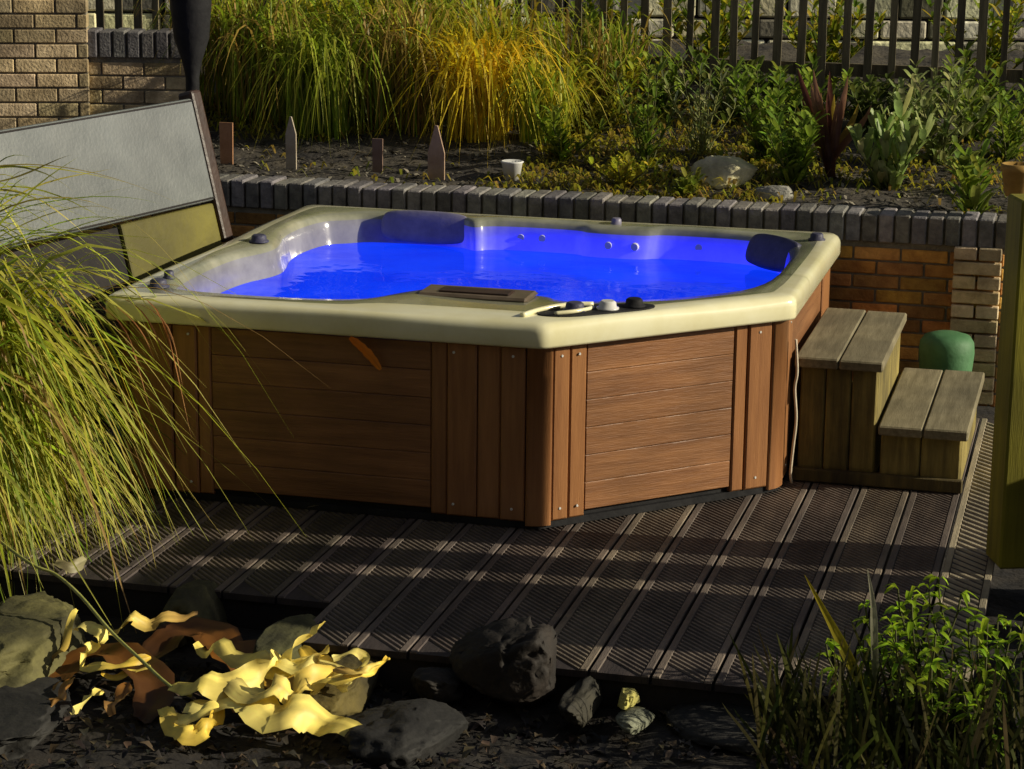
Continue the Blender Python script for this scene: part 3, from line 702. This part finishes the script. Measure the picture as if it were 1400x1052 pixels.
def bedp(px, py, y): p = aty(px, py, y); return (p.x, y, bedz(p.x, y)-.015)
SG = [(.36,.44,.16),(.46,.53,.24),(.27,.37,.12)]; BG = [(.22,.36,.035),(.30,.44,.045),(.14,.24,.025)]; PG = [(.36,.50,.16),(.46,.58,.22),(.27,.39,.10)]
G1 = 'leafy plants in the bed'
leafy('leafy_plant', bedp(885,235,3.3), .52, .16, 9, 22, .10, .010, BG+[(.2,.22,.04)], 'tall bushy green plant left of the silvery stems', group=G1)
leafy('leafy_plant', bedp(960,200,3.6), .46, .20, 12, 14, .10, .006, SG+[(.34,.37,.24)], 'silvery plant with thin pale branching stems', group=G1, stemc=(1.4,1.6,1.1))
leafy('leafy_plant', bedp(1085,250,3.15), .34, .17, 12, 16, .13, .014, BG, 'dense green bushy plant right of the pale stone', group=G1)
leafy('leafy_plant', bedp(1215,240,3.2), .36, .16, 9, 18, .16, .019, PG, 'pale green plant with thick upright leaves', group=G1, up=.9)
leafy('leafy_plant', bedp(1330,285,2.8), .32, .11, 6, 9, .17, .018, BG+[(.25,.32,.06)], 'bright green broad leaved plant at the right end of the wall', group=G1)
leafy('leafy_plant', bedp(935,262,2.85), .10, .08, 6, 7, .10, .014, [(.24,.30,.03),(.18,.26,.02)], 'low lime green seedling at the wall edge left of the pale stone', group=G1)
leafy('leafy_plant', bedp(1000,110,4.2), .34, .25, 12, 16, .12, .012, [(.09,.15,.02),(.14,.20,.03)], 'dark green shrub before the picket fence behind the silvery plant', group=G1)
leafy('leafy_plant', bedp(1190,140,4.2), .30, .30, 14, 16, .12, .013, [(.08,.13,.02),(.12,.17,.03)], 'dark green low shrub behind the brown striped leaves', group=G1)
leafy('leafy_plant', bedp(1330,150,4.1), .40, .25, 12, 16, .14, .014, [(.18,.28,.03),(.24,.34,.04)], 'fresh green shrub in front of the fence at the far right', group=G1)
leafy('leafy_plant', bedp(800,180,3.9), .22, .30, 14, 12, .10, .012, [(.18,.20,.02),(.24,.23,.03)], 'low olive ground plant right of the grass clumps', group=G1)
leafy('leafy_plant', bedp(1045,225,3.55), .50, .20, 12, 18, .12, .012, BG, 'taller leafy green plant behind the dense bushy one', group=G1)
leafy('leafy_plant', bedp(1285,200,3.6), .50, .18, 10, 16, .13, .013, SG, 'grey green tall plant right of the thick leaved pale one', group=G1)
leafy('leafy_plant', bedp(830,150,4.1), .40, .25, 14, 18, .10, .011, GY, 'yellowish shrub before the fence right of the dull grass', group=G1)
leafy('leafy_plant', bedp(905,130,4.35), .36, .22, 12, 18, .10, .011, BG, 'slim green shrub against the fence behind the tall bushy plant', group=G1)
leafy('leafy_plant', bedp(1090,130,4.3), .34, .25, 12, 18, .11, .012, BG, 'mid green shrub against the fence behind the brown leaves', group=G1)
leafy('leafy_plant', bedp(1255,130,4.3), .32, .22, 12, 16, .11, .012, SG, 'greyish shrub against the fence right of the low dark one', group=G1)
leafy('leafy_plant', bedp(1380,180,3.8), .30, .2, 10, 16, .12, .012, BG, 'green plant at the right picture edge above the clay pot', group=G1)
leafy('leafy_plant', bedp(850,262,2.95), .16, .16, 12, 10, .08, .010, GY, 'low yellowish creeping plant at the wall edge left of the tall bushy plant', group=G1)
leafy('leafy_plant', bedp(770,220,3.4), .30, .16, 10, 12, .12, .010, GG, 'small loose green plant right of the white pot', group=G1)
for k_, (xx, hh) in enumerate(((-.9,.9),(-.3,1.1),(.35,.75),(1.25,.95),(1.9,.8))):
    leafy('shrub', (xx, 5.15, bedz(xx,5.15)), hh*.62, .28, 18, 18, .12, .014, BG+GY, ('leafy shrub showing between pickets behind the golden grass','tall green shrub behind the pickets left of the silvery plant','lower shrub behind the pickets above the dense bushy plant','shrub behind the pickets above the thick leaved pale plant','shrub behind the last pickets on the right')[k_], 'shrub', group='shrubs behind the picket fence')
ir = thing('iris_plant', 'dark red brown leaves with yellow tips standing in the bed', 'plant', bedp(1135,240,3.3)); b = MB(); q = Vector(ir.location)
for i in range(16):
    a = U(-1.2,1.2); e = q + Vector((math.sin(a)*.20, U(-.06,.06), .50*U(.7,1.1))); c = jit((.10,.035,.025),.3)
    b.ribbon(bez(q+Vector((U(-.03,.03),U(-.03,.03),0)), q+Vector((math.sin(a)*.03,0,.2)), e-Vector((math.sin(a)*.03,0,.12)), e, 8), .019, c, random.choice(((.42,.33,.05),(.36,.20,.12),(.16,.06,.04))), fold=.3, shape='lance', side=(1,U(-.5,.5),0))
b.build('foliage', M['bleaf'], ir)
# low growth on the bed: nobody could count it
b = MB()
for i in range(14000):
    x, y = U(-3.0, 2.0), U(2.72, 4.7)
    k = noise.noise(Vector((x*1.3, y*1.3, 9)))
    if k < U(-.25,.35) and not (-.9 < x < .35 and U(0,1) < .9): continue
    if x > .45 and U(0,1) < .55: continue
    if x < -1.0 + .25*noise.noise(Vector((x*3,y*3,5))) and y < 3.5 and U(0,1) < .93: continue
    z = bedz(x, y); a = U(0,6.28); L_ = U(.03,.09); d = Vector((math.cos(a), math.sin(a), 0)); p0 = Vector((x,y,z-.005))
    c = jit(random.choice(((.34,.32,.03),(.42,.38,.04),(.22,.25,.025),(.29,.22,.05))),.3)
    b.ribbon([p0, p0+d*L_*.4+Vector((0,0,L_*.6)), p0+d*L_+Vector((0,0,L_*.5*U(.2,1)))], U(.003,.009), c, fold=0)
stuff(b.build('ground_cover', M['leaf']), 'low olive green growth covering the planting bed soil', 'ground cover')
b = MB()
for i in range(2600):
    x, y = U(-2.9, 1.6), U(2.70, 3.6); z = bedz(x, y); a = U(0,6.28); s_ = U(.006,.022); d = Vector((math.cos(a), math.sin(a), U(-.3,.5)))
    k = random.choice((.04,.08,.15,.3)); b.ribbon([Vector((x,y,z)), Vector((x,y,z+.006))+d*s_, Vector((x,y,z+.004))+d*s_*2], s_*.5, (k*1.05,k,k*.85))
stuff(b.build('bark_mulch', M['dry']), 'bark chips and crumbs scattered on the dark bed soil', 'mulch')

# ------------------------------------------------------------------ foreground: stones, dry leaves, plants
def slabstone(px0, py0, px1, py1, z, h, seed, m, col, label, rot=0.0):
    a, c = atz(px0, py1, z), atz(px1, py0, z); cx, cy = (a.x+c.x)/2, (a.y+c.y)/2
    return rock('edging_stone', (cx, cy, z-h*.55), (abs(c.x-a.x)/2, abs(c.y-a.y)/2, h*.55), seed, m, label, 'stone', 'stones along the front edge of the decking', col, .38, rot)
slabstone(-150, 815, 170, 905, -.01, .13, 4, M['mossy'], (1,1,1), 'flat mossy stone slab in the bottom left corner under the grass')
slabstone(195, 792, 320, 832, .01, .14, 5, M['mossy'], (.6,.6,.6), 'dull green flat stone below the grass tips')
slabstone(318, 828, 452, 890, .02, .15, 6, M['mossy'], (.7,.75,.7), 'grey green rounded stone behind the yellow leaves')
slabstone(385, 880, 530, 945, -.02, .13, 7, M['mossy'], (.9,.75,.5), 'olive stone at the right end of the yellow leaves')
P = atz(700, 962, -.12); rock('edging_stone', (P.x, P.y+.02, -.005), (.145,.11,.135), 8, M['rock'], 'dark brown boulder at the front edge of the decking', 'stone', 'stones along the front edge of the decking', (.55,.40,.34), .55, .4)
slabstone(470, 945, 650, 1000, -.04, .14, 9, M['rock'], (.30,.30,.34), 'black rounded stone left of the dark boulder')
slabstone(760, 895, 850, 960, -.03, .10, 10, M['rock'], (.8,.75,.55), 'greyish stone touching the right of the dark boulder')
slabstone(840, 934, 878, 950, -.03, .05, 12, M['stone'], (.9,.85,.3), 'small pale yellow stone below the deck edge')
slabstone(835, 964, 895, 984, -.07, .04, 14, M['stone'], (.35,.38,.33), 'small flat grey stone below the pale yellow stone')
slabstone(905, 965, 1090, 990, -.07, .06, 15, M['rock'], (.6,.6,.65), 'long low dark stone right of the flat grey stone')
slabstone(560, 905, 640, 930, -.03, .08, 16, M['rock'], (.45,.38,.36), 'small dark stone tucked under the deck corner')
slabstone(-150, 930, 130, 990, -.07, .10, 17, M['rock'], (.4,.4,.42), 'dark slab below the mossy one in the bottom left corner')
CREAM = (.98,.84,.20); PALE = (.98,.90,.32); GOLD = (.92,.66,.08); ORNG = (.24,.10,.015); BRWN = (.06,.026,.010); TAN = (.50,.30,.10)
G2 = 'withered yellow leaves lying at bottom left'
def dryleaf(pts, w, c, c2, label, side=None, fold=.25, rip=.008, shape='broad', tw=0):
    if side is V1: w *= 1.35
    P = smooth_path([atz(x, y, z) for x, y, z in pts], 6); b = MB(); ph = U(0,6); sl = 0
    for k in range(1, len(P)):
        sl += (P[k]-P[k-1]).length; P[k] = P[k] + Vector((noise.noise(P[k]*7+Vector((ph,0,0)))*w*.5, noise.noise(P[k]*7+Vector((0,ph,0)))*w*.5, noise.noise(Vector((sl*11, ph*9, 0)))*min(.05, w*1.3)))
    b.ribbon(P, w, c, c2, side=side, fold=fold, twist=tw, shape=shape, ripple=rip)
    tag(b.build('withered_leaf', M['dry'], loc=P[0]), label, 'leaf', G2)
V1 = (.25,1,.36)
dryleaf([(200,905,-.07),(240,880,-.06),(300,880,-.05),(345,930,-.07),(330,975,-.09)], .085, BRWN, ORNG, 'broad dark brown leaf lying under the bright yellow ones')
dryleaf([(60,950,-.09),(95,905,-.07),(150,900,-.07),(210,950,-.09),(175,975,-.09)], .075, ORNG, BRWN, 'orange brown leaf at the left end of the heap')
dryleaf([(330,900,-.06),(370,930,-.06),(420,915,-.05),(460,900,-.05)], .055, ORNG, GOLD, 'orange leaf showing in the middle of the heap')
dryleaf([(232,938,.00),(290,938,.02),(345,925,.03),(385,905,.04),(440,908,.03),(470,935,.0)], .040, CREAM, PALE, 'bright cream leaf running across the middle of the heap', side=V1)
dryleaf([(255,962,-.03),(320,958,-.01),(380,972,-.01),(440,978,-.03),(500,1003,-.06)], .048, PALE, CREAM, 'widest cream yellow leaf pointing to the lower right', side=V1)
dryleaf([(290,935,.0),(350,950,.02),(410,940,.02),(450,918,.0),(415,892,.0)], .034, PALE, GOLD, 'pale leaf curling back over the orange one', side=V1)
dryleaf([(268,878,-.01),(300,885,.01),(350,902,.03),(395,912,.03),(440,915,.02)], .024, CREAM, PALE, 'narrow cream leaf along the upper side of the heap', side=V1)
dryleaf([(382,915,.01),(400,890,.06),(425,868,.10),(443,848,.14)], .030, PALE, CREAM, 'short cream leaf with its pointed tip sticking up', side=(.6,.1,.6), shape='lance')
dryleaf([(420,925,.0),(435,900,.05),(448,880,.09)], .018, TAN, CREAM, 'small tan leaf beside the upright pointed one', side=(.7,.2,.5), shape='lance')
dryleaf([(222,968,-.06),(235,990,-.06),(262,1004,-.06),(292,990,-.05),(300,968,-.04)], .026, CREAM, GOLD, 'curled golden leaf at the bottom of the heap', side=V1)
dryleaf([(232,972,-.05),(260,978,-.03),(300,970,-.02)], .020, PALE, CREAM, 'small pale leaf inside the curled golden one', side=V1)
dryleaf([(148,868,.0),(180,850,.03),(225,845,.03),(272,842,.02)], .020, CREAM, TAN, 'straight tan leaf pointing right at the top of the heap', side=V1)
dryleaf([(104,832,.04),(92,860,.0),(80,890,-.04),(68,908,-.06)], .016, CREAM, ORNG, 'narrow upright cream leaf at the far left of the heap', side=(1,.1,.2), shape='lance')
dryleaf([(102,862,.02),(125,858,.03),(140,872,.02),(118,888,.0),(112,915,-.05)], .018, PALE, CREAM, 'folded cream leaf beside the green stem', side=V1)
dryleaf([(110,912,-.04),(140,912,-.03),(175,906,-.02),(205,896,-.01)], .014, CREAM, GOLD, 'thin yellow leaf lying level below the folded one', side=V1)
dryleaf([(138,922,-.05),(170,918,-.04),(205,910,-.03)], .012, GOLD, CREAM, 'thin golden leaf just under the level yellow one', side=V1)
dryleaf([(98,978,-.07),(120,962,-.06),(142,948,-.06)], .013, PALE, CREAM, 'small cream leaf alone at the lower left of the heap', side=V1, shape='lance')
dryleaf([(70,965,-.07),(85,948,-.06),(100,930,-.06)], .020, TAN, ORNG, 'tan leaf on the dark slab left of the heap', side=V1)
dryleaf([(155,978,-.07),(168,955,-.04),(175,935,-.02)], .030, TAN, ORNG, 'tan leaf standing at the lower middle of the heap', side=(.9,.2,.4))
dryleaf([(455,900,.06),(480,893,.07),(500,898,.06),(490,912,.06)], .013, PALE, CREAM, 'small cream leaf lying on the olive stone', side=V1)
dryleaf([(425,938,.02),(470,930,.045),(510,918,.05),(530,900,.05)], .012, CREAM, GOLD, 'thin cream leaf along the front of the olive stone', side=V1)
dryleaf([(75,770,.12),(100,772,.12),(118,765,.12)], .018, (.22,.20,.10), (.28,.27,.16), 'greyish dead leaf caught in the grass at left', side=V1)
dryleaf([(455,915,.07),(490,918,.075),(520,908,.07)], .010, TAN, CREAM, 'thin tan leaf under the small cream one on the olive stone', side=V1)
b = MB()
b.tube(smooth_path([atz(-20,725,.16), atz(40,770,.14), atz(75,785,.12), atz(110,815,.09), atz(150,862,.04), atz(190,900,.02), atz(232,938,.0), atz(262,952,-.02)], 4), [.0055]*29, 8, (1.6,2.0,.7))
tag(b.build('green_stalk', mat('green_stalk', (.22,.24,.05), (.40,.40,.12), 12, .5), loc=atz(150,862,.0)), 'long green stalk slanting from the left edge into the yellow leaves', 'stalk')
# leaf-shaped orange ribbon standing in for a streak of sunlight on the tub
b = MB(); P = [aty(478, 462, -.035), aty(495, 476, -.03), aty(508, 490, -.022), aty(520, 506, -.012)]
b.ribbon(smooth_path(P, 4), .018, (.90,.24,.015), (.95,.34,.04), side=(1,0,.6), shape='broad', fold=.2)
tag(b.build('sun_streak', M['dry'], loc=P[0]), 'orange leaf shape standing in for a sunlight streak on the shaded front of the hot tub', 'leaf')
b = MB(); P = [atz(420,694,.01), atz(435,691,.02), atz(450,688,.012)]; b.ribbon(smooth_path(P,3), .008, (.25,.22,.16), (.3,.27,.2), shape='lance', fold=.2)
tag(b.build('fallen_leaf', M['dry'], loc=P[0]), 'small grey leaf on the decking below the tub front', 'leaf')
# right foreground plants
fg = thing('leafy_plant', 'bright green bushy plant in the lower right corner', 'plant', (1.62, -1.35, -.14))
b, bs = MB(), MB()
for s_ in range(34):
    x0, y0 = 1.50+U(-.12,.38), -1.35+U(-.25,.2); p0 = Vector((x0, y0, -.15)); h = U(.26,.50); e = p0 + Vector((U(-.15,.12), U(-.1,.1), h)); path = bez(p0, p0+Vector((0,0,h*.5)), e-Vector((0,0,h*.3)), e, 8)
    bs.tube(path, .003, 5, (.5,.6,.3))
    for k in range(20):
        u = .35+.65*(k/20); q = path[min(7,int(u*7.99))]; a = U(0,6.28); d = Vector((math.cos(a), math.sin(a), U(-.3,.6))); L_ = U(.04,.10)*(1.1-.4*u)
        c = jit(mixc((.06,.10,.01), (.36,.58,.025), max(0,u*1.4-.4)), .3)
        b.ribbon([q, q+d*L_*.35+Vector((0,0,.01)), q+d*L_*.7, q+d*L_-Vector((0,0,.012))], U(.006,.012), c, fold=.3, shape='lance')
b.build('foliage', M['bleaf'], fg); bs.build('stem', M['stem'], fg)
gp2 = Vector((1.30, -1.50, -.15)); gg = thing('ornamental_grass', 'dark grassy tuft at the bottom right with dim upright blades', 'ornamental grass', gp2); b = MB()
for i in range(330):
    p0 = gp2 + Vector((U(-.22,.62), U(-.28,.15), 0)); h = U(.12,.42); e = p0 + Vector((U(-.16,.12), U(-.12,.1), h)); c = jit(random.choice(((.03,.045,.012),(.05,.065,.015),(.09,.10,.03),(.02,.025,.01),(.13,.12,.06))),.3)
    b.ribbon(bez(p0, p0+Vector((U(-.02,.02),0,h*.4)), e+Vector((0,0,-.02)), e, 6), U(.003,.007), c, side=(1,U(-.4,.4),0))
b.build('foliage', M['leaf'], gg)
def bigblade(pts, w, c, c2, label):
    P = smooth_path(pts, 4); b = MB(); b.ribbon(P, w, c, c2, side=(.9,.2,.25), fold=.25, shape='blade')
    tag(b.build('single_blade', M['bleaf'], loc=P[0]), label, 'leaf blade')
bigblade([atz(1205,985,-.14), aty(1175,930,-1.45), aty(1140,860,-1.42), aty(1100,786,-1.40)], .016, (.07,.12,.012), (.62,.52,.04), 'long green blade with a bright yellow tip in front of the decking')
bigblade([atz(1200,990,-.14), aty(1196,900,-1.45), aty(1194,830,-1.43), aty(1186,778,-1.42)], .011, (.06,.10,.02), (.75,.75,.60), 'upright green blade with a white tip beside the yellow tipped one')
# dead leaves and twigs over the dark soil
b = MB()
for i in range(2600):
    x, y = U(-1.6, 2.0), U(-2.6, -1.32)
    z = soilz(x, y)+.004; a = U(0,6.28); L_ = U(.015,.06); d = Vector((math.cos(a), math.sin(a), U(-.1,.35)))
    c = jit(random.choice(((.015,.013,.014),(.03,.028,.026),(.05,.04,.025),(.012,.011,.014),(.09,.07,.05))),.3)
    b.ribbon([Vector((x,y,z)), Vector((x,y,z+.012))+d*L_*.5, Vector((x,y,z+.004))+d*L_], U(.004,.018), c, fold=.3, shape='lance')
stuff(b.build('leaf_litter', M['dry']), 'dark rotting leaf litter over the soil in the foreground', 'leaf litter')

# ------------------------------------------------------------------ slats added out of frame on the sunny side to throw bars of shade
sc = thing('shade_screen', 'unseen slats added right of the decking to cast bars of shade', 'shade screen', (3.0, 0, -.15))
for y0, y1, h in ((-.15,.06,1.75),(-.56,-.25,1.75),(-.84,-.565,1.75),(.12,.42,.86),(-1.30,-.97,.66),(-2.7,-1.75,.8)):
    b = MB(); b.box((2.99,y0,-.30),(3.02,y1,h),(1,1,1)); b.build('slat', M['picket'], sc)
b = MB(); b.box((3.022,-2.7,.02),(3.06,.9,.14)); b.build('rail', M['picket'], sc)

# ------------------------------------------------------------------ light
# unseen dark wall added behind the camera to block sky light
hs_ = thing('sky_blocker', 'unseen dark wall added behind the viewpoint to block sky light', 'sky blocker', (0, -9.6, -.3)); b = MB(); b.box((-9,-9.6,-.3),(12,-9.3,6.5)); b.build('wall', M['picket'], hs_)
EL, AZ = math.radians(22.5), math.radians(6.8)
sun = bpy.data.lights.new('sun', 'SUN'); sun.energy = 5.0; sun.angle = math.radians(.5); sun.color = (1, .90, .68)
so = bpy.data.objects.new('sun', sun); C.objects.link(so)
sd = Vector((math.cos(EL)*math.cos(AZ), math.cos(EL)*math.sin(AZ), math.sin(EL)))
so.rotation_euler = sd.to_track_quat('Z', 'Y').to_euler(); so.location = sd*20
w = bpy.data.worlds.new('World'); bpy.context.scene.world = w; w.use_nodes = True
nt = w.node_tree; bg = nt.nodes['Background']; sky = nt.nodes.new('ShaderNodeTexSky'); sky.sky_type = 'NISHITA'; sky.sun_disc = False
sky.sun_elevation = EL; sky.sun_rotation = math.atan2(sd.x, sd.y)
hs = nt.nodes.new('ShaderNodeHueSaturation'); hs.inputs['Saturation'].default_value = .45
nt.links.new(sky.outputs['Color'], hs.inputs['Color']); nt.links.new(hs.outputs['Color'], bg.inputs['Color'])
bg.inputs['Strength'].default_value = .05

# ------------------------------------------------------------------ camera
cam = bpy.data.cameras.new('camera'); co = bpy.data.objects.new('camera', cam); C.objects.link(co)
mtx = Matrix((CR, CU, -CF)).transposed().to_4x4(); mtx.translation = CAM; co.matrix_world = mtx
cam.sensor_width = 36; cam.lens = FPX/1400*36; cam.clip_end = 500; cam.clip_start = .05
S = bpy.context.scene; S.camera = co
S.view_settings.view_transform = 'Standard'; S.view_settings.look = 'None'; S.view_settings.exposure = 0
S.cycles.max_bounces = 6
